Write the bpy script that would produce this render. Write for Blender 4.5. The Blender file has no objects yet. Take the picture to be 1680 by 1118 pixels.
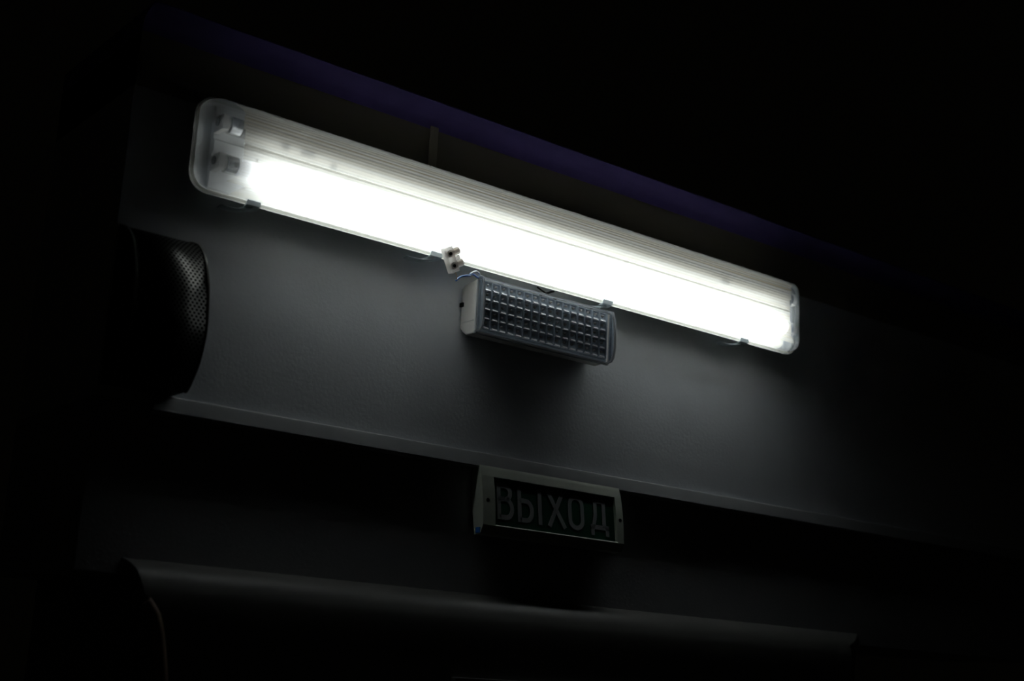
import bpy, bmesh, math, random
from mathutils import Vector, Matrix
random.seed(4)
S = bpy.context.scene
COL = S.collection

# ---------------------------------------------------------------- camera
F_PX = 2288.4711
def nrm(v): return Vector(v).normalized()
ax = nrm((3015, 736, F_PX)); az = nrm((460, -9000, F_PX)); ay = az.cross(ax)   # wall axes seen from the camera
R = Matrix((ax, ay, az))
right = R @ Vector((1, 0, 0)); up = R @ Vector((0, -1, 0)); back = R @ Vector((0, 0, -1))
cam_d = bpy.data.cameras.new('camera'); cam = bpy.data.objects.new('camera', cam_d); COL.objects.link(cam)
M = Matrix((right, up, back)).transposed().to_4x4()
M.translation = Vector((-0.7542, -1.76998, -0.72878))
cam.matrix_world = M
cam_d.sensor_width = 36; cam_d.lens = F_PX/1680*36
cam_d.clip_start = 0.05
cam_d.dof.use_dof = True; cam_d.dof.focus_distance = 2.265; cam_d.dof.aperture_fstop = 3.2
S.camera = cam

# ---------------------------------------------------------------- world, exposure
w = bpy.data.worlds.new('night'); S.world = w; w.use_nodes = True
w.node_tree.nodes['Background'].inputs[0].default_value = (0.9, 0.8, 0.6, 1)
w.node_tree.nodes['Background'].inputs[1].default_value = 0.0005
S.view_settings.view_transform = 'Standard'; S.view_settings.look = 'None'
S.view_settings.gamma = 1; S.view_settings.use_curve_mapping = False
S.view_settings.exposure = 0.25
TUBE_POWER = 11.5
S.cycles.max_bounces = 10; S.cycles.transparent_max_bounces = 24
S.cycles.sample_clamp_indirect = 4.0
S.cycles.use_denoising = True

# ---------------------------------------------------------------- helpers
def tag(o, label=None, cat=None, group=None, kind=None):
    if label: o['label'] = label
    if cat: o['category'] = cat
    if group: o['group'] = group
    if kind: o['kind'] = kind
    return o

def obj(name, bm, mat, parent=None, smooth=False, bevel=0, seg=2, angle=35):
    bmesh.ops.recalc_face_normals(bm, faces=bm.faces[:])
    me = bpy.data.meshes.new(name); bm.to_mesh(me); bm.free()
    for m in (mat if isinstance(mat, (list, tuple)) else [mat]): me.materials.append(m)
    o = bpy.data.objects.new(name, me); COL.objects.link(o)
    if parent: o.parent = parent
    if smooth:
        for p in me.polygons: p.use_smooth = True
        me.set_sharp_from_angle(angle=math.radians(angle))
    if bevel:
        b = o.modifiers.new('bevel', 'BEVEL'); b.width = bevel; b.segments = seg; b.limit_method = 'ANGLE'; b.angle_limit = math.radians(30)
    return o

def empty(name, label, cat, group=None, loc=(0, 0, 0)):
    o = bpy.data.objects.new(name, None); COL.objects.link(o); o.location = loc
    return tag(o, label, cat, group)

def prism(bm, prof, x0, x1, off=None):
    """closed (y,z) outline swept along x; off(y,z)->dx shifts the far end"""
    a = [bm.verts.new((x0, y, z)) for y, z in prof]
    b = [bm.verts.new((x1 + (off(y, z) if off else 0), y, z)) for y, z in prof]
    n = len(prof)
    for i in range(n):
        j = (i+1) % n; bm.faces.new((a[i], a[j], b[j], b[i]))
    bm.faces.new(a[::-1]); bm.faces.new(b)

def box(bm, x0, x1, y0, y1, z0, z1):
    prism(bm, [(y0, z0), (y1, z0), (y1, z1), (y0, z1)], x0, x1)

def tube(bm, pts, r, n=10, cap=True):
    pts = [Vector(p) for p in pts]; rings = []
    rr = r if isinstance(r, (list, tuple)) else [r]*len(pts)
    ref = None
    for i, p in enumerate(pts):
        t = (pts[min(i+1, len(pts)-1)] - pts[max(i-1, 0)]).normalized()
        if ref is None:
            ref = t.orthogonal().normalized()
        ref = (ref - t*ref.dot(t)).normalized(); b = t.cross(ref)
        rings.append([bm.verts.new(p + rr[i]*(math.cos(2*math.pi*k/n)*ref + math.sin(2*math.pi*k/n)*b)) for k in range(n)])
    for a, b in zip(rings, rings[1:]):
        for k in range(n): bm.faces.new((a[k], a[(k+1) % n], b[(k+1) % n], b[k]))
    if cap: bm.faces.new(rings[0][::-1]); bm.faces.new(rings[-1])

def smooth_path(pts, n=8):
    pts = [Vector(p) for p in pts]; out = []
    P = [pts[0]] + pts + [pts[-1]]
    for i in range(1, len(P)-2):
        for k in range(n):
            t = k/n; a, b, c, d = P[i-1], P[i], P[i+1], P[i+2]
            out.append(0.5*((2*b) + (c-a)*t + (2*a-5*b+4*c-d)*t*t + (3*b-a-3*c+d)*t**3))
    out.append(pts[-1]); return out

def copy_part(o, parent, loc=None):
    c = o.copy(); COL.objects.link(c); c.parent = parent
    if loc: c.location = loc
    return c

# ---------------------------------------------------------------- materials
def mat(name, col, rough=0.5, metal=0.0, spec=0.5, noise=None, bump=None, **kw):
    m = bpy.data.materials.new(name); m.use_nodes = True
    nt = m.node_tree; p = nt.nodes['Principled BSDF']
    p.inputs['Base Color'].default_value = (*col, 1); p.inputs['Roughness'].default_value = rough
    p.inputs['Metallic'].default_value = metal; p.inputs['Specular IOR Level'].default_value = spec
    tc = nt.nodes.new('ShaderNodeTexCoord')
    sc, amt = noise or (60, 0.06)
    n = nt.nodes.new('ShaderNodeTexNoise'); n.inputs['Scale'].default_value = sc; n.inputs['Detail'].default_value = 4
    nt.links.new(tc.outputs['Object'], n.inputs['Vector'])
    r = nt.nodes.new('ShaderNodeMapRange'); r.inputs[1].default_value = 0.3; r.inputs[2].default_value = 0.7
    r.inputs[3].default_value = 1-amt; r.inputs[4].default_value = 1
    nt.links.new(n.outputs['Fac'], r.inputs[0])
    mx = nt.nodes.new('ShaderNodeVectorMath'); mx.operation = 'SCALE'; mx.inputs[0].default_value = col
    nt.links.new(r.outputs[0], mx.inputs['Scale']); nt.links.new(mx.outputs[0], p.inputs['Base Color'])
    if bump:
        n2 = nt.nodes.new('ShaderNodeTexNoise'); n2.inputs['Scale'].default_value = bump[0]; n2.inputs['Detail'].default_value = 3
        nt.links.new(tc.outputs['Object'], n2.inputs['Vector'])
        b = nt.nodes.new('ShaderNodeBump'); b.inputs['Strength'].default_value = bump[1]; b.inputs['Distance'].default_value = bump[2]
        nt.links.new(n2.outputs['Fac'], b.inputs['Height']); nt.links.new(b.outputs[0], p.inputs['Normal'])
    return m

def plastic_shell(name, clear, scatter_col, gloss, rough=0.15, trans=0.5, clear_col=(1, 1, 1), streak=None):
    """thin see-through plastic: clear share + scattering share + sheen"""
    m = bpy.data.materials.new(name); m.use_nodes = True; nt = m.node_tree; nt.nodes.clear()
    N = nt.nodes.new; L = nt.links.new
    out = N('ShaderNodeOutputMaterial'); tr = N('ShaderNodeBsdfTransparent'); tr.inputs[0].default_value = (*clear_col, 1)
    tl = N('ShaderNodeBsdfTranslucent'); df = N('ShaderNodeBsdfDiffuse'); gl = N('ShaderNodeBsdfGlossy'); gl.inputs['Roughness'].default_value = rough
    for s in (tl, df): s.inputs[0].default_value = (*scatter_col, 1)
    m1 = N('ShaderNodeMixShader'); m1.inputs[0].default_value = 1-trans; L(tl.outputs[0], m1.inputs[1]); L(df.outputs[0], m1.inputs[2])
    m2 = N('ShaderNodeMixShader'); m2.inputs[0].default_value = clear; L(m1.outputs[0], m2.inputs[1]); L(tr.outputs[0], m2.inputs[2])
    m3 = N('ShaderNodeMixShader'); L(m2.outputs[0], m3.inputs[1]); L(gl.outputs[0], m3.inputs[2])
    fr = N('ShaderNodeFresnel'); fr.inputs[0].default_value = 1.45
    ml = N('ShaderNodeMath'); ml.operation = 'MULTIPLY'; ml.inputs[1].default_value = gloss; L(fr.outputs[0], ml.inputs[0]); L(ml.outputs[0], m3.inputs[0])
    L(m3.outputs[0], out.inputs[0])
    if streak:   # warm streaks along the moulded ribs: light split by refraction, painted into the colour
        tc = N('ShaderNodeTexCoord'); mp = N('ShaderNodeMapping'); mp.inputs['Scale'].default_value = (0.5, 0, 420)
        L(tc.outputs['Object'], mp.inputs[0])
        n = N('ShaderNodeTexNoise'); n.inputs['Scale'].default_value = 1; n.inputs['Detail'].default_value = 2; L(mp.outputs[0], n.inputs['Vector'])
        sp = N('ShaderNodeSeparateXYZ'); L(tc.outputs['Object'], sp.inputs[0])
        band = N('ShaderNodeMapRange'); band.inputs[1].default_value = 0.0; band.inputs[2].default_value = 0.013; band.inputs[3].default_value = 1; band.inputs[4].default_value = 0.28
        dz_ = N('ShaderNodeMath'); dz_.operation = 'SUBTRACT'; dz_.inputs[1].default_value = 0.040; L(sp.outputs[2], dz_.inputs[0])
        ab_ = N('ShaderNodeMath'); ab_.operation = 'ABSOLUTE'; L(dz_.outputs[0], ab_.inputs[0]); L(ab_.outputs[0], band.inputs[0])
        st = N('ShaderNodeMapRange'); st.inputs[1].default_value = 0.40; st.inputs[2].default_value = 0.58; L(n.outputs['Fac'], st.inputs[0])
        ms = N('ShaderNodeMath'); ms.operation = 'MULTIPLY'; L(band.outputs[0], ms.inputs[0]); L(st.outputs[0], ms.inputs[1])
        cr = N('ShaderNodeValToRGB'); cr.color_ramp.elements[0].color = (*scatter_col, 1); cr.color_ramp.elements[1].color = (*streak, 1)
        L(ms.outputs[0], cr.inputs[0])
        # dark moulding line along the middle of the diffuser
        az_ = N('ShaderNodeMath'); az_.operation = 'ABSOLUTE'; L(sp.outputs[2], az_.inputs[0])
        lt_ = N('ShaderNodeMath'); lt_.operation = 'LESS_THAN'; lt_.inputs[1].default_value = 0.0010; L(az_.outputs[0], lt_.inputs[0])
        sc_ = N('ShaderNodeMapRange'); sc_.inputs[3].default_value = clear; sc_.inputs[4].default_value = 0.05; L(lt_.outputs[0], sc_.inputs[0]); L(sc_.outputs[0], m2.inputs[0])
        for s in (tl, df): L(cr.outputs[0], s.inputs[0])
    return m

M_wall = mat('wall_paint', (0.80, 0.84, 0.88), 0.6, spec=0.25, noise=(9, 0.08), bump=(170, 0.35, 0.0012))
M_lower = mat('shaded_lower_wall', (0.46, 0.47, 0.49), 0.6, spec=0.2, noise=(9, 0.08), bump=(170, 0.35, 0.0012))  # darker copy of the wall paint: dimness below the ledge put into the colour
M_ledge = mat('ledge_paint', (0.42, 0.44, 0.45), 0.45, noise=(14, 0.12))
M_hood = mat('hood_paint', (0.18, 0.18, 0.17), 0.5, noise=(14, 0.1))
M_purple = mat('purple_paint', (0.22, 0.165, 0.50), 0.8, spec=0.1, noise=(20, 0.15))
M_upper = mat('upper_panel', (0.30, 0.27, 0.20), 0.6, noise=(12, 0.1))
M_black = mat('black_rubber', (0.01, 0.01, 0.01), 0.7)
M_house = mat('grey_housing', (0.78, 0.78, 0.75), 0.5)
M_tray = mat('white_tray', (0.84, 0.84, 0.81), 0.4, noise=(30, 0.03))
M_steel = mat('steel_clip', (0.60, 0.68, 0.72), 0.35, metal=0.2)
M_holder = mat('holder_plastic', (0.75, 0.72, 0.66), 0.4)
M_dark = mat('dark_bakelite', (0.05, 0.05, 0.05), 0.4)
M_alu = mat('tube_cap_metal', (0.75, 0.75, 0.74), 0.25, metal=0.9)
M_offtube = mat('unlit_tube_glass', (0.24, 0.23, 0.21), 0.6, spec=0.1)
M_speck = mat('dirt', (0.06, 0.05, 0.04), 0.9)
M_white = mat('white_plastic', (0.86, 0.84, 0.80), 0.4)
M_chrome = mat('chrome', (0.92, 0.94, 0.97), 0.12, metal=1.0, noise=(60, 0.02))
M_lip = mat('bright_lip', (0.97, 0.98, 1.0), 0.22, spec=1.0, noise=(60, 0.01))
M_board = mat('led_board', (0.32, 0.40, 0.48), 0.25, noise=(200, 0.3))
M_copper = mat('bare_copper', (0.8, 0.62, 0.45), 0.3, metal=0.9)
M_blue = mat('blue_insulation', (0.04, 0.22, 0.70), 0.35)
M_wwire = mat('white_insulation', (0.75, 0.80, 0.88), 0.35)
M_bwire = mat('black_cable_sheath', (0.02, 0.022, 0.024), 0.4)
M_sign = mat('sign_frame_plastic', (0.60, 0.65, 0.55), 0.45, noise=(14, 0.06))
M_green = mat('green_sign_panel', (0.012, 0.085, 0.045), 0.35)
M_letter = mat('white_lettering', (0.42, 0.43, 0.44), 0.5)
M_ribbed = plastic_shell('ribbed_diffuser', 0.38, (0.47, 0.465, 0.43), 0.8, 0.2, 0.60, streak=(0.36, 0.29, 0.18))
M_clearend = plastic_shell('clear_diffuser_end', 0.46, (0.26, 0.29, 0.32), 0.8, 0.1, 0.45)
M_sticker = plastic_shell('translucent_sticker', 0.72, (0.40, 0.41, 0.41), 0.2, 0.4, 0.6)
M_rim = plastic_shell('diffuser_rim', 0.0, (0.60, 0.60, 0.55), 0.8, 0.2, 0.35)
M_cover = plastic_shell('clear_cover', 0.87, (0.88, 0.94, 1.0), 1.3, 0.08, 0.5)
M_coveredge = plastic_shell('clear_cover_edge', 0.40, (0.85, 0.88, 0.92), 1.3, 0.1, 0.4)
M_dome = plastic_shell('led_dome', 0.35, (0.75, 0.72, 0.68), 2.5, 0.05, 0.4)
M_block = plastic_shell('milky_nylon', 0.30, (0.92, 0.90, 0.88), 0.7, 0.25, 0.75)

m = bpy.data.materials.new('lit_tube'); m.use_nodes = True; nt = m.node_tree; nt.nodes.clear()
e = nt.nodes.new('ShaderNodeEmission'); e.inputs[0].default_value = (0.91, 0.98, 1.0, 1); e.inputs[1].default_value = TUBE_POWER
o_ = nt.nodes.new('ShaderNodeOutputMaterial'); nt.links.new(e.outputs[0], o_.inputs[0]); M_lit = m
# worn tube: blackened glass at both ends
tc = nt.nodes.new('ShaderNodeTexCoord'); sp = nt.nodes.new('ShaderNodeSeparateXYZ'); nt.links.new(tc.outputs['Object'], sp.inputs[0])
cr = nt.nodes.new('ShaderNodeValToRGB'); E_ = cr.color_ramp.elements
E_[0].position = 0.058/1.3; E_[0].color = (0.02, 0.02, 0.02, 1); E_[1].position = 1.0; E_[1].color = (0.1, 0.1, 0.1, 1)
for x_, v_ in ((0.075, 0.12), (0.105, 0.55), (0.30, 0.85), (0.80, 1.0), (1.195, 1.0), (1.215, 0.5)):
    q_ = E_.new(x_/1.3); q_.color = (v_, v_, v_, 1)
dv = nt.nodes.new('ShaderNodeMath'); dv.operation = 'DIVIDE'; dv.inputs[1].default_value = 1.3; nt.links.new(sp.outputs[0], dv.inputs[0]); nt.links.new(dv.outputs[0], cr.inputs[0])
ml_ = nt.nodes.new('ShaderNodeMath'); ml_.operation = 'MULTIPLY'; ml_.inputs[1].default_value = TUBE_POWER; nt.links.new(cr.outputs[0], ml_.inputs[0]); nt.links.new(ml_.outputs[0], e.inputs[1])

# perforated sheet: staggered dots from UV given in metres
m = mat('perforated_metal', (0.085, 0.085, 0.075), 0.32, metal=0.7, noise=(30, 0.1)); M_perf = m
nt = m.node_tree; N = nt.nodes.new; L = nt.links.new; p = nt.nodes['Principled BSDF']
uv = N('ShaderNodeUVMap'); sx = N('ShaderNodeSeparateXYZ'); L(uv.outputs[0], sx.inputs[0])
def mth(op, a, b=None):
    n = N('ShaderNodeMath'); n.operation = op
    for i, v in enumerate((a, b)):
        if v is None: continue
        if isinstance(v, (int, float)): n.inputs[i].default_value = v
        else: L(v, n.inputs[i])
    return n.outputs[0]
P_ = 0.0064
def dots(ou, ov):
    u = mth('SUBTRACT', mth('FRACT', mth('ADD', mth('DIVIDE', sx.outputs[0], P_), ou)), 0.5)
    v = mth('SUBTRACT', mth('FRACT', mth('ADD', mth('DIVIDE', sx.outputs[1], P_*1.5), ov)), 0.5)
    v = mth('MULTIPLY', v, 1.5)
    return mth('SQRT', mth('ADD', mth('MULTIPLY', u, u), mth('MULTIPLY', v, v)))
d = mth('MINIMUM', dots(0, 0), dots(0.5, 0.5))
hole = mth('GREATER_THAN', d, 0.30)
dark = N('ShaderNodeBsdfDiffuse'); dark.inputs[0].default_value = (0.004, 0.004, 0.004, 1)
mx = N('ShaderNodeMixShader'); L(hole, mx.inputs[0]); L(dark.outputs[0], mx.inputs[1]); L(p.outputs[0], mx.inputs[2])
L(mx.outputs[0], [n for n in nt.nodes if n.type == 'OUTPUT_MATERIAL'][0].inputs[0])

# ---------------------------------------------------------------- the setting
XL, XR = -0.075, 2.20
bm = bmesh.new(); box(bm, XL, XR, 0.0, 0.30, -0.37, 0.158)
tag(obj('wall_back', bm, M_wall), kind='structure')
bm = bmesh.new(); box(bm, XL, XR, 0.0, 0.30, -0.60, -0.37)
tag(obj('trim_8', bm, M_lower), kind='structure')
bm = bmesh.new(); box(bm, XL, XR, -0.0025, 0.30, 0.075, 0.158)
tag(obj('trim_1', bm, M_upper, bevel=0.0006), kind='structure')
# joint strip over the seam of the upper panels
bm = bmesh.new(); box(bm, 0.4235, 0.439, -0.0060, -0.0025, 0.076, 0.1625)
tag(obj('trim_2', bm, mat('joint_strip', (0.55, 0.50, 0.38), 0.6), bevel=0.0008), kind='structure')
# purple cove along the top
arc = [(q.y, q.z) for q in smooth_path([(0, -0.0025, 0.158), (0, -0.0036, 0.167), (0, -0.0075, 0.1755), (0, -0.0180, 0.1830), (0, -0.0400, 0.1880)], 4)]
prof = arc + [(-0.040, 0.1900), (0.30, 0.1900), (0.30, 0.158)]
bm = bmesh.new(); prism(bm, prof, XL, XR)
tag(obj('trim_3', bm, M_purple, smooth=True), kind='structure')
# ledge
prof = [(0.0, -0.356), (-0.0105, -0.3575), (-0.0125, -0.3590), (-0.0150, -0.3660), (-0.0180, -0.3805), (-0.0170, -0.3830), (0.0, -0.3832)]
bm = bmesh.new(); prism(bm, prof, 0.0, XR)
tag(obj('trim_4', bm, M_ledge, smooth=True, angle=25), kind='structure')
# lower hood: bulging cover below the wall
hood = smooth_path([(0, 0.0, -0.579), (0, -0.020, -0.5855), (0, -0.036, -0.596), (0, -0.046, -0.612), (0, -0.050, -0.635), (0, -0.050, -0.700), (0, -0.050, -0.80)], 6)
hp = [(p.y, p.z) for p in hood]
ENDL = [(-0.579, -0.0126), (-0.595, -0.005), (-0.625, 0.0025), (-0.649, 0.0255), (-0.679, 0.036), (-0.733, 0.0465), (-0.81, 0.052)]
def lerp(T, z):
    for (a, va), (b, vb) in zip(T, T[1:]):
        if z >= b: return va+(vb-va)*(z-a)/(b-a)
    return T[-1][1]
def endr(z): return lerp([(-0.579, 1.507), (-0.587, 1.477), (-0.606, 1.431), (-0.65, 1.425), (-0.81, 1.42)], z)
full = hp + [(0.30, -0.80), (0.30, -0.579)]
bm = bmesh.new()
va = [bm.verts.new((lerp(ENDL, z) if y < 0.2 else -0.0126, y, z)) for y, z in full]
vb = [bm.verts.new((endr(z) if y < 0.2 else 1.507, y, z)) for y, z in full]
for i in range(len(full)):
    j = (i+1) % len(full); bm.faces.new((va[i], va[j], vb[j], vb[i]))
bm.faces.new(va[::-1]); bm.faces.new(vb)
tag(obj('trim_5', bm, M_hood, smooth=True, angle=30), kind='structure')
# rounded brown edging strip following the hood's left end
bm = bmesh.new()
tube(bm, [(lerp(ENDL, z)-0.006, y+0.004, z) for y, z in hp if z < -0.63], 0.0085, 12)
tag(obj('trim_6', bm, mat('hood_edging', (0.30, 0.20, 0.15), 0.5), smooth=True), kind='structure')
# thin strip whose top edge just enters the frame under the hood
bm = bmesh.new(); box(bm, 0.497, 0.90, -0.060, -0.050, -0.80, -0.7075)
tag(obj('trim_7', bm, M_hood, bevel=0.001), kind='structure')

# ---------------------------------------------------------------- perforated half-round cover at the left
t = empty('perforated_cover', 'bulging half-round dark cover of perforated metal at the left end above the ledge', 'vent cover', loc=(0, 0, 0))
pc = smooth_path([(0, 0.0, -0.132), (0, -0.0300, -0.1440), (0, -0.0560, -0.1690), (0, -0.0725, -0.2050), (0, -0.0790, -0.2400), (0, -0.0820, -0.2760), (0, -0.0730, -0.3143), (0, -0.0528, -0.3441), (0, -0.040, -0.3550)], 6)
bm = bmesh.new(); uvl = bm.loops.layers.uv.new('UVMap')
s = 0; prev = None; x0, x1 = -0.070, 0.0335
for a, b in zip(pc, pc[1:]):
    ds = (b-a).length
    v = [bm.verts.new((x, q.y, q.z)) for x, q in ((x0, a), (x1, a), (x1, b), (x0, b))]
    f = bm.faces.new(v)
    for lp, c in zip(f.loops, ((x0, s), (x1, s), (x1, s+ds), (x0, s+ds))): lp[uvl].uv = (c[0]+1, c[1])
    s += ds
bmesh.ops.remove_doubles(bm, verts=bm.verts[:], dist=1e-6)
o = obj('perforated_sheet', bm, M_perf, t, smooth=True)
sm = o.modifiers.new('thickness', 'SOLIDIFY'); sm.thickness = 0.0012; sm.offset = -1
inner = [(q.y+0.0035 if q.y < -0.003 else q.y, q.z) for q in pc] + [(0.0, -0.355)]
bm = bmesh.new(); prism(bm, inner, -0.068, 0.031)
obj('inner_core', bm, M_black, t)
edge = [(q.y-0.001, q.z+0.0008) for q in pc]
for nm, xa, xb in (('end_rim', 0.0325, 0.0350), ('end_rim', -0.0725, -0.0695)):
    bm = bmesh.new()
    prism(bm, edge + [(q.y+0.004, q.z) for q in reversed(pc)], xa, xb)
    obj(nm, bm, mat('rim_metal', (0.16, 0.16, 0.14), 0.4, metal=0.5), t, smooth=True)
bm = bmesh.new(); prism(bm, inner, -0.0715, -0.068)
obj('end_plate', bm, M_black, t)

# ---------------------------------------------------------------- fluorescent batten light
LF = 1.27; CX = LF/2
t = empty('fluorescent_light', 'long weatherproof fluorescent light with ribbed diffuser glowing white, mounted above the ledge', 'light')
def rrect(hx, hz, r, nc=8, ns=40, nz=4):
    pts = []
    r = max(r, 0.0)
    def arcp(cx, cz, a0):
        for k in range(nc+1):
            a = math.radians(a0+90*k/nc); pts.append((cx+r*math.cos(a), cz+r*math.sin(a)))
    def line(ax_, az_, bx, bz, n):
        for k in range(1, n): pts.append((ax_+(bx-ax_)*k/n, az_+(bz-az_)*k/n))
    arcp(hx-r, hz-r, 0); line(hx-r, hz, -hx+r, hz, ns)
    arcp(-hx+r, hz-r, 90); line(-hx, hz-r, -hx, -hz+r, nz)
    arcp(-hx+r, -hz+r, 180); line(-hx+r, -hz, hx-r, -hz, ns)
    arcp(hx-r, -hz+r, 270); line(hx, -hz+r, hx, hz-r, nz)
    return pts
def loft(bm, levels, mats=None):
    rings = []
    for (hx, hz, r, y) in levels:
        rings.append([bm.verts.new((CX+x, y, z)) for x, z in rrect(hx, hz, r)])
    n = len(rings[0])
    for k, (a, b) in enumerate(zip(rings, rings[1:])):
        for i in range(n):
            j = (i+1) % n
            f = bm.faces.new((a[i], a[j], b[j], b[i]))
            if mats: f.material_index = mats(k, (a[i].co+a[j].co)/2)
    return rings
# housing tub
bm = bmesh.new()
rg = loft(bm, [(0.600, 0.048, 0.012, 0.0), (0.605, 0.050, 0.014, -0.012), (0.622, 0.058, 0.022, -0.034), (0.632, 0.068, 0.026, -0.038), (0.634, 0.070, 0.028, -0.043), (0.626, 0.062, 0.022, -0.043), (0.61, 0.055, 0.015, -0.036)])
bm.faces.new(rg[0][::-1]); bm.faces.new(rg[-1])
obj('housing', bm, M_house, t, smooth=True)
# gasket / diffuser rim
bm = bmesh.new()
rg = loft(bm, [(0.631, 0.067, 0.026, -0.0432), (0.6355, 0.0712, 0.029, -0.0440), (0.6355, 0.0712, 0.029, -0.0500), (0.632, 0.0680, 0.026, -0.0515)])
obj('diffuser_rim', bm, M_rim, t, smooth=True)
# diffuser
def prof_side(s):          # s 0 rim .. 1 front: inset along z, depth
    a = s*math.pi/2
    return 0.0670-0.024*(1-math.cos(a))**1.15, -0.0505-0.0345*math.sin(a)
lv = []; K = 22
for k in range(K+1):
    s = k/K; hz, y = prof_side(s)
    zz = (0.00035 if k % 2 else 0) * (1 if k < K else 0)
    hx = 0.6315-0.056*(1-math.cos(s*math.pi/2))**0.9
    lv.append((hx, hz, 0.026*(1-s)**0.8, y-zz))
bm = bmesh.new()
def mi(k, c): return 0 if 0.055 < c.x < LF-0.055 and abs(c.z) > 0.02 else 1
rg = loft(bm, lv, mi)
hx, hz, _, yf = lv[-1]
nz = 34; nx = 24
grid = []
for j in range(nz+1):
    z = -hz+2*hz*j/nz
    y = yf-(0.00035 if j % 2 else 0)-(0.0016 if j == nz//2 else 0)-(0.0006 if j == nz//2-10 else 0)
    grid.append([bm.verts.new((CX-hx+2*hx*i/nx, y, z)) for i in range(nx+1)])
for j in range(nz):
    for i in range(nx):
        bm.faces.new((grid[j][i], grid[j][i+1], grid[j+1][i+1], grid[j+1][i]))
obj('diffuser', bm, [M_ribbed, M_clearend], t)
# gear tray
bm = bmesh.new()
prism(bm, [(-0.037, -0.062), (-0.044, -0.0615), (-0.046, -0.052), (-0.046, -0.012), (-0.051, -0.008), (-0.051, 0.008), (-0.046, 0.012), (-0.046, 0.052), (-0.044, 0.0615), (-0.037, 0.062)], 0.030, LF-0.030)
obj('gear_tray', bm, M_tray, t)
# tubes
TY = -0.0635
for z, lit in ((-0.0275, True), (0.0300, False)):
    bm = bmesh.new()
    xa, xb = 0.058, LF-0.052
    tube(bm, [(xa, TY, z), (xa+0.004, TY, z), (xb-0.004, TY, z), (xb, TY, z)], [0.009, 0.0128, 0.0128, 0.009], 24)
    ft = obj('fluorescent_tube', bm, M_lit if lit else M_offtube, t, smooth=True)
    tag(ft, label='lit fluorescent tube' if lit else 'unlit fluorescent tube')
    for a, b in ((0.044, 0.060), (LF-0.054, LF-0.038)):
        bm = bmesh.new(); tube(bm, [(a, TY, z), (b, TY, z)], 0.0132, 24)
        obj('end_cap', bm, M_alu, ft, smooth=True)
    for sgn, xh in ((1, 0.034), (-1, LF-0.034)):
        bm = bmesh.new()
        box(bm, xh-0.005, xh+0.005, -0.074, -0.046, z-0.011, z+0.011)
        tube(bm, [(xh-0.007, TY, z), (xh+0.009, TY, z)], 0.0105, 20)
        h = obj('lamp_holder', bm, M_holder, t, smooth=True, bevel=0.001)
        bm = bmesh.new()
        tube(bm, [(xh-0.0085*sgn, TY, z), (xh-0.0068*sgn, TY, z)], 0.006, 16)
        obj('contact_rotor', bm, M_dark, h)
# stickers on the tray
for px, z, wd in ((0.150, 0.014, 0.022), (1.025, 0.018, 0.020), (0.118, 0.014, 0.012), (0.20, 0.006, 0.010)):
    bm = bmesh.new(); box(bm, px, px+wd, -0.0846, -0.0843, z-0.005, z+0.006)
    obj('sticker', bm, M_sticker, t)
# wingless steel clips: lower edge shows them with their levers, the upper edge only the hook tips
def clip(x, sgn):
    bm = bmesh.new()
    prof = [(-0.0560, sgn*0.0655), (-0.0535, sgn*0.0735), (-0.0420, sgn*0.0760), (-0.024, sgn*0.0735), (-0.024, sgn*0.0722), (-0.0415, sgn*0.0743), (-0.0520, sgn*0.0720), (-0.0545, sgn*0.0650)]
    prism(bm, prof, x-0.011, x+0.011)
    c = obj('clip', bm, M_steel, t, bevel=0.0004)
    if sgn < 0:
        bm = bmesh.new()
        pts = [(x+0.002, -0.044, -0.0765), (x-0.010, -0.041, -0.0800), (x-0.026, -0.034, -0.0805), (x-0.040, -0.026, -0.0770)]
        for a, b in zip(smooth_path(pts, 4), smooth_path(pts, 4)[1:]):
            v = [bm.verts.new(q) for q in (a+Vector((0, -0.005, 0.001)), b+Vector((0, -0.005, 0.001)), b+Vector((0, 0.007, -0.001)), a+Vector((0, 0.007, -0.001)))]
            bm.faces.new(v)
        bmesh.ops.remove_doubles(bm, verts=bm.verts[:], dist=1e-6)
        lo = obj('clip_lever', bm, M_steel, c, smooth=True)
        sm = lo.modifiers.new('thickness', 'SOLIDIFY'); sm.thickness = 0.0012
for x in (0.0985, 0.418, 0.778, 1.120): clip(x, -1)
for x in (0.100, 0.435, 0.776, 1.118):
    bm = bmesh.new()
    for q, hgt in ((x-0.009, 0.002), (x, 0.003), (x+0.008, 0.002)):
        box(bm, q-0.003, q+0.003, -0.052, -0.043, 0.0708, 0.0708+hgt)
    obj('hook', bm, M_rim, t, bevel=0.0005)
# specks of dirt caught inside the diffuser
bm = bmesh.new()
for x, z, a, b in ((0.447, 0.0565, 0.0035, 0.0012), (0.776, 0.060, 0.0012, 0.0030), (0.925, 0.060, 0.0030, 0.0022), (1.012, 0.0595, 0.0016, 0.0016), (1.089, 0.0605, 0.0030, 0.0022),
                   (0.075, -0.0575, 0.0028, 0.0012), (0.083, 0.003-0.020, 0.0010, 0.0028), (0.23, 0.001-0.006, 0.001, 0.0025), (1.155, -0.058, 0.0016, 0.0012)):
    y = -0.0668 if abs(z) > 0.05 else -0.082
    s_ = (0.067-abs(z))/0.024
    mtx = Matrix.Translation((x, y, z)) @ Matrix.Diagonal((a, 0.0006, b, 1))
    bmesh.ops.create_icosphere(bm, subdivisions=1, radius=1, matrix=mtx)
tag(obj('dirt_specks', bm, M_speck, t), kind='stuff')

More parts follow.
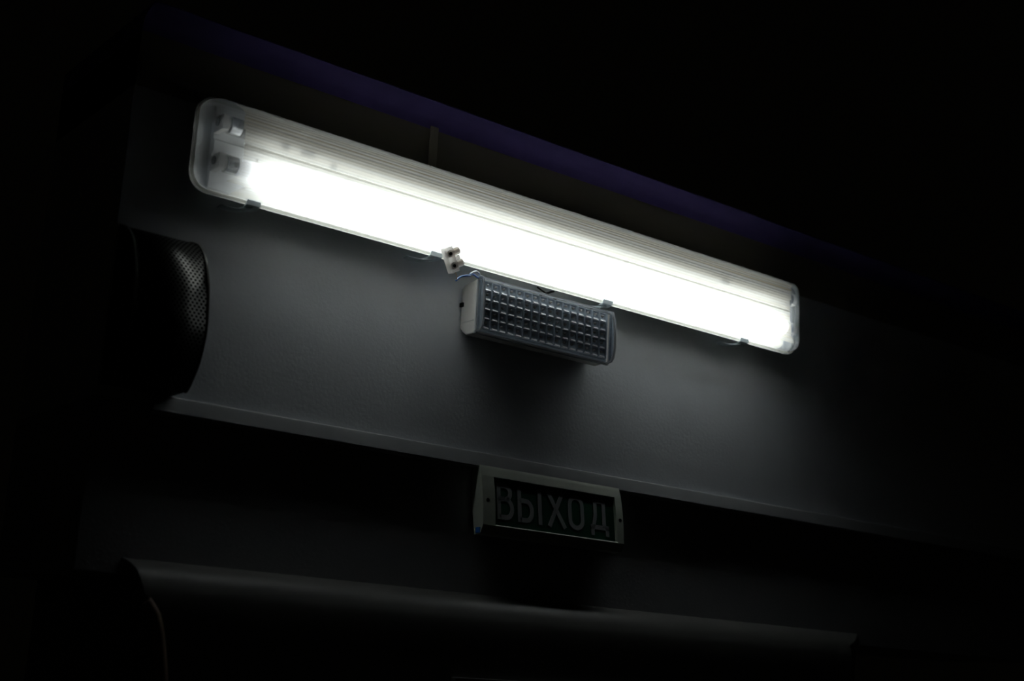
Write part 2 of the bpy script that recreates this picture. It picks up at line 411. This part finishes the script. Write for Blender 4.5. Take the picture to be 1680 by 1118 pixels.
# ---------------------------------------------------------------- emergency LED lamp
t = empty('emergency_lamp', 'small rectangular emergency lamp with clear cover over LED rows under the fluorescent light', 'lamp')
X0, X1 = 0.5075, 0.7840
bm = bmesh.new()
prism(bm, [(-0.002, -0.096), (-0.012, -0.091), (-0.045, -0.0865), (-0.045, -0.1755), (-0.020, -0.1765), (-0.010, -0.170), (-0.002, -0.162)], X0, X1)
obj('body', bm, M_white, t, bevel=0.0018)
bm = bmesh.new()      # moulded line and notch plate on the end
box(bm, X0-0.0006, X0+0.001, -0.040, -0.008, -0.1545, -0.1532)
box(bm, X0-0.0012, X0+0.001, -0.0455, -0.0425, -0.1745, -0.0875)
obj('seam_line', bm, M_house, t)
bm = bmesh.new(); box(bm, X0-0.003, X0+0.004, -0.010, -0.001, -0.127, -0.120)
obj('side_latch', bm, M_bwire, t, bevel=0.001)
bm = bmesh.new(); box(bm, X0+0.002, X1-0.002, -0.0475, -0.0445, -0.1735, -0.0885)
obj('led_board', bm, M_board, t)
# reflector grid
NX, NZ = 16, 5
gx0, gx1, gz0, gz1 = 0.5135, 0.7775, -0.1690, -0.0910
px, pz = (gx1-gx0)/NX, (gz1-gz0)/NZ
bm = bmesh.new()
for i in range(NX+1):
    x = gx0+i*px
    prism(bm, [(-0.0475, gz0), (-0.0545, gz0), (-0.0545, gz1), (-0.0475, gz1)], x-0.0006, x+0.0006)
for j in range(NZ+1):
    z = gz0+j*pz
    box(bm, gx0, gx1, -0.052, -0.0475, z-0.0006, z+0.0006)
    if j < NZ:      # sloping back of every cell
        prism(bm, [(-0.0475, z+0.0006), (-0.0520, z+0.0030), (-0.0505, z+0.0060), (-0.0480, z+pz-0.0008), (-0.0475, z+pz-0.0008)], gx0, gx1)
obj('cell_grid', bm, mat('grid_plastic', (0.42, 0.50, 0.58), 0.22, spec=0.8), t)
bm = bmesh.new()
for j in range(NZ):
    for i in range(NX):
        x = gx0+(i+0.5)*px; z = gz0+j*pz+0.0012
        top = [bm.verts.new((x+dx, -0.0503, z+0.0040)) for dx in (-0.0036, 0.0038)]
        fr_ = [bm.verts.new((x+dx, -0.0548-0.0004*(abs(dx) < 0.003), z-0.0004)) for dx in (-0.0050, 0.0054)]
        md = [bm.verts.new((x+dx, -0.0533, z+0.0018)) for dx in (-0.0046, 0.0050)]
        bt = [bm.verts.new((x+dx, -0.0480, z-0.0008)) for dx in (-0.0050, 0.0054)]
        tb = [bm.verts.new((x+dx, -0.0480, z+0.0040)) for dx in (-0.0036, 0.0038)]
        ring_ = [top, md, fr_, bt, tb]
        for q_ in range(5):
            u_, w_ = ring_[q_], ring_[(q_+1) % 5]; bm.faces.new((u_[0], u_[1], w_[1], w_[0]))
        bm.faces.new([q_[0] for q_ in ring_]); bm.faces.new([q_[1] for q_ in ring_][::-1])
obj('reflector_lips', bm, M_lip, t)
# LEDs: one modelled, the rest copied
bm = bmesh.new()
tube(bm, [(0, 0, 0), (0, -0.0030, 0), (0, -0.0044, 0), (0, -0.0054, 0)], [0.0024, 0.0024, 0.0018, 0.0004], 12)
led = obj('led', bm, M_dome, t, smooth=True)
bm = bmesh.new(); tube(bm, [(0, 0.0002, 0), (0, -0.0006, 0)], 0.003, 12)
k = 0
for j in range(NZ):
    for i in range(NX):
        loc = (gx0+(i+0.5)*px, -0.0490, gz0+(j+0.66)*pz)
        if k == 0: led.location = loc
        else: copy_part(led, t, loc)
        k += 1
bm.free()
# clear cover: shallow convex tray, plus thicker flange at its edge
cp = [(-0.045, -0.0850), (-0.0555, -0.0850), (-0.0615, -0.0880), (-0.0655, -0.1000), (-0.0685, -0.1250), (-0.0685, -0.1550), (-0.0660, -0.1680), (-0.0600, -0.1750), (-0.045, -0.1770)]
bm = bmesh.new()
xa, xb = 0.5045, 0.7865
ra = [bm.verts.new((xa, y, z)) for y, z in cp]; rb = [bm.verts.new((xb, y, z)) for y, z in cp]
for i in range(len(cp)-1): bm.faces.new((ra[i], ra[i+1], rb[i+1], rb[i]))
bm.faces.new(ra[::-1]); bm.faces.new(rb)
# raised ribs on the inside of the cover over every column gap
obj('clear_cover', bm, M_cover, t, smooth=True, angle=20)
bm = bmesh.new()
for x in (xa, xb-0.003):
    out = cp; inn = [(y+0.0035 if y < -0.046 else y, z+(0.003 if z < -0.13 else -0.003)) for y, z in cp]
    prism(bm, out + inn[::-1], x, x+0.003)
prism(bm, [(-0.0445, -0.0845), (-0.0505, -0.0845), (-0.0505, -0.0862), (-0.0445, -0.0862)], xa-0.001, xb+0.001)
prism(bm, [(-0.0445, -0.1762), (-0.0505, -0.1762), (-0.0505, -0.1782), (-0.0445, -0.1782)], xa-0.001, xb+0.001)
obj('cover_edge', bm, M_coveredge, t, bevel=0.0004)

# ---------------------------------------------------------------- terminal block and wires
t = empty('terminal_block', 'milky plastic two-pole terminal block dangling in front of the light, held up by its wires', 'connector', loc=(0.4262, -0.088, -0.0825))
t.rotation_euler = (math.radians(10), math.radians(-30), math.radians(-8)); t.scale = (1.15, 1.15, 1.15)
bm = bmesh.new()
box(bm, -0.0115, 0.0010, -0.006, 0.006, -0.0175, 0.0175)
for z in (-0.0085, 0.0085):
    tube(bm, [(-0.009, 0, z), (0.0115, 0, z)], 0.0052, 16)
    tube(bm, [(-0.006, 0.002, z), (-0.006, -0.0070, z)], 0.0048, 16)
box(bm, 0.0010, 0.0085, -0.0045, 0.004, -0.0030, 0.0030)
o = obj('block_body', bm, M_block, t, smooth=True, bevel=0.0008)
for z in (-0.0085, 0.0085):
    bm = bmesh.new(); tube(bm, [(-0.006, -0.0069, z), (-0.006, -0.0074, z)], 0.0025, 14)
    obj('screw_hole', bm, M_dark, t)
    bm = bmesh.new(); tube(bm, [(-0.007, 0, z), (0.0125, 0, z)], 0.0028, 14)
    obj('metal_insert', bm, M_copper, t)
def wire(pts, r, m_, label, cat='wire', name='wire'):
    bm = bmesh.new(); tube(bm, smooth_path(pts, 6), r, 8)
    return tag(obj(name, bm, m_, smooth=True), label, cat)
wire([(0.4330, -0.083, -0.0975), (0.4385, -0.082, -0.1060), (0.4400, -0.081, -0.1120)], 0.0007, M_copper, 'short bare wire end poking down out of the milky terminal block')
wire([(0.4395, -0.080, -0.1130), (0.4490, -0.078, -0.1045), (0.4620, -0.076, -0.0990), (0.4700, -0.072, -0.0965), (0.4780, -0.068, -0.0915), (0.4880, -0.062, -0.0900), (0.4990, -0.052, -0.0880), (0.5100, -0.044, -0.0850)], 0.0015, M_blue, 'blue insulated wire running from the terminal block to the emergency lamp')
wire([(0.4700, -0.074, -0.0945), (0.4780, -0.072, -0.0885), (0.4860, -0.068, -0.0850), (0.4960, -0.062, -0.0850), (0.5060, -0.050, -0.0840)], 0.0015, M_wwire, 'pale wire bent over the blue wire at the lamp corner')
wire([(0.5060, -0.050, -0.0835), (0.530, -0.040, -0.0805), (0.560, -0.030, -0.0800), (0.580, -0.022, -0.0815)], 0.0018, M_bwire, 'dark cable lying along the top of the emergency lamp', 'cable', 'cable')
wire([(0.640, -0.030, -0.0870), (0.655, -0.026, -0.0780), (0.672, -0.020, -0.0700), (0.690, -0.014, -0.0620)], 0.0018, M_bwire, 'dark cable rising from the middle of the lamp top into the light', 'cable', 'cable')
wire([(0.690, -0.030, -0.0870), (0.682, -0.026, -0.0790), (0.668, -0.018, -0.0700), (0.655, -0.012, -0.0620)], 0.0014, M_bwire, 'thin dark cable crossing behind the other on the lamp top', 'cable', 'cable')

# ---------------------------------------------------------------- exit sign
t = empty('exit_sign', 'unlit green exit sign with pale lettering in a grey frame, tucked under the ledge', 'sign')
def fy(z):      # front outline of the bulged frame
    P = [(-0.3785, -0.0186), (-0.3830, -0.0208), (-0.3950, -0.0250), (-0.4190, -0.0305), (-0.4500, -0.0345), (-0.4760, -0.0365), (-0.4880, -0.0350)]
    for (a, ya), (b, yb) in zip(P, P[1:]):
        if z >= b: return ya+(yb-ya)*(z-a)/(b-a)
    return P[-1][1]
def by(z): return -0.0184 if z > -0.3838 else 0.0 if z > -0.42 else -0.015*(-0.42-z)/0.069
def seg(z0, z1, n=10, yin=None):
    zs = [z0+(z1-z0)*i/n for i in range(n+1)]
    return [(fy(z), z) for z in zs] + [((yin or by)(z), z) for z in reversed(zs)]
bm = bmesh.new()
prism(bm, seg(-0.3788, -0.3960, 8), 0.5500, 0.8480)
prism(bm, seg(-0.3960, -0.4740, 12), 0.5500, 0.5745)
prism(bm, seg(-0.3960, -0.4740, 12), 0.8330, 0.8480)
prism(bm, [(-0.0365, -0.4740), (-0.0345, -0.4790), (-0.0300, -0.4880), (by(-0.489), -0.4890), (by(-0.474), -0.4740)], 0.5500, 0.8480)
bmesh.ops.remove_doubles(bm, verts=bm.verts[:], dist=1e-5)
obj('frame', bm, M_sign, t, smooth=True, angle=25)
bm = bmesh.new()      # lip along the lower window edge
prism(bm, [(-0.0362, -0.4722), (-0.0388, -0.4741), (-0.0362, -0.4750)], 0.5745, 0.8335)
obj('window_lip', bm, M_sign, t)
bm = bmesh.new()
prism(bm, [(-0.0205, -0.394), (-0.0315, -0.4745), (-0.0295, -0.4745), (-0.0185, -0.394)], 0.5735, 0.8340)
obj('sign_panel', bm, M_green, t)
for x in (0.5600, 0.8410):
    bm = bmesh.new(); z = -0.4350
    tube(bm, [(x, fy(z)-0.0006, z), (x, fy(z)+0.002, z)], 0.0032, 16)
    obj('screw', bm, M_black, t)
bm = bmesh.new(); box(bm, 0.5492, 0.5520, -0.030, -0.019, -0.4870, -0.4780)
tag(obj('tab', bm, M_blue, t), label='small blue tab')
# lettering: strokes on the panel; panel coords u right 0..1, v up (metres above the base line)
def pan(u, v):
    z = -0.4615+v; s_ = (-0.394-z)/(0.4745-0.394)
    return Vector((0.5735+u*0.252, -0.0205-0.0110*s_-0.0004, z))
def stroke(bm, pts, wd=0.0076):
    pts = [Vector((a, b)) for a, b in pts]        # metres in panel plane
    L_, R_ = [], []
    for i, q in enumerate(pts):
        d1 = (pts[i]-pts[i-1]).normalized() if i else (pts[1]-pts[0]).normalized()
        d2 = (pts[i+1]-pts[i]).normalized() if i < len(pts)-1 else d1
        d_ = (d1+d2).normalized(); n_ = Vector((-d_.y, d_.x)); k_ = wd/2/max(0.5, n_.dot(Vector((-d1.y, d1.x))))
        L_.append(q+n_*k_); R_.append(q-n_*k_)
    def V(q, dy): 
        p_ = pan(0, q.y); return bm.verts.new((0.5735+q.x, p_.y+dy, p_.z))
    A = [V(q, 0) for q in L_]; B = [V(q, 0) for q in R_]
    A2 = [V(q, -0.0005) for q in L_]; B2 = [V(q, -0.0005) for q in R_]
    for i in range(len(pts)-1):
        bm.faces.new((A2[i], A2[i+1], B2[i+1], B2[i])); bm.faces.new((A[i], B[i], B[i+1], A[i+1]))
        bm.faces.new((A[i], A[i+1], A2[i+1], A2[i])); bm.faces.new((B[i], B2[i], B2[i+1], B[i+1]))
    bm.faces.new((A[0], A2[0], B2[0], B[0])); bm.faces.new((A[-1], B[-1], B2[-1], A2[-1]))
def arcpts(cx, cy, rx, ry, a0, a1, n=8):
    return [(cx+rx*math.cos(math.radians(a0+(a1-a0)*i/n)), cy+ry*math.sin(math.radians(a0+(a1-a0)*i/n))) for i in range(n+1)]
H = 0.058; h = 0.0038
def bowl(x0, x1, y0, y1):
    r = (y1-y0)/2; rx = min(r, 0.012)
    return [(x0, y1)] + arcpts(x1-rx, (y0+y1)/2, rx, r, 90, -90, 10) + [(x0, y0)]
bmL = []
def letter(strokes):
    bm = bmesh.new()
    for s_ in strokes: stroke(bm, s_)
    o = obj('letter', bm, M_letter, t); return o
a = 0.009
letter([[(a+h, 0), (a+h, H)], bowl(a+h, a+0.034-h, h, 0.033), bowl(a+h, a+0.031-h, 0.033, H-h)])
b = 0.051
letter([[(b+h, 0), (b+h, H)], bowl(b+h, b+0.033-h, h, 0.035), [(b+0.046, 0), (b+0.046, H)]])
c = 0.112
letter([[(c+h, 0), (c+0.034, H)], [(c+0.0375, 0), (c+0.002, H)]])
d = 0.158
letter([arcpts(d+0.0165, 0.0165, 0.0135, 0.0165-h, 180, 360, 12) + arcpts(d+0.0165, H-0.0165, 0.0135, 0.0165-h, 0, 180, 12) + [(d+0.003, 0.0165)]])
e_ = 0.206
letter([[(e_, 0.010), (e_+0.040, 0.010)], [(e_+h, -0.004), (e_+h, 0.012)], [(e_+0.040-h, -0.004), (e_+0.040-h, 0.012)],
        [(e_+0.006, 0.010), (e_+0.011, 0.030), (e_+0.011, H)], [(e_+0.011-h, H-h), (e_+0.0335, H-h)], [(e_+0.030, 0.010), (e_+0.030, H)]])
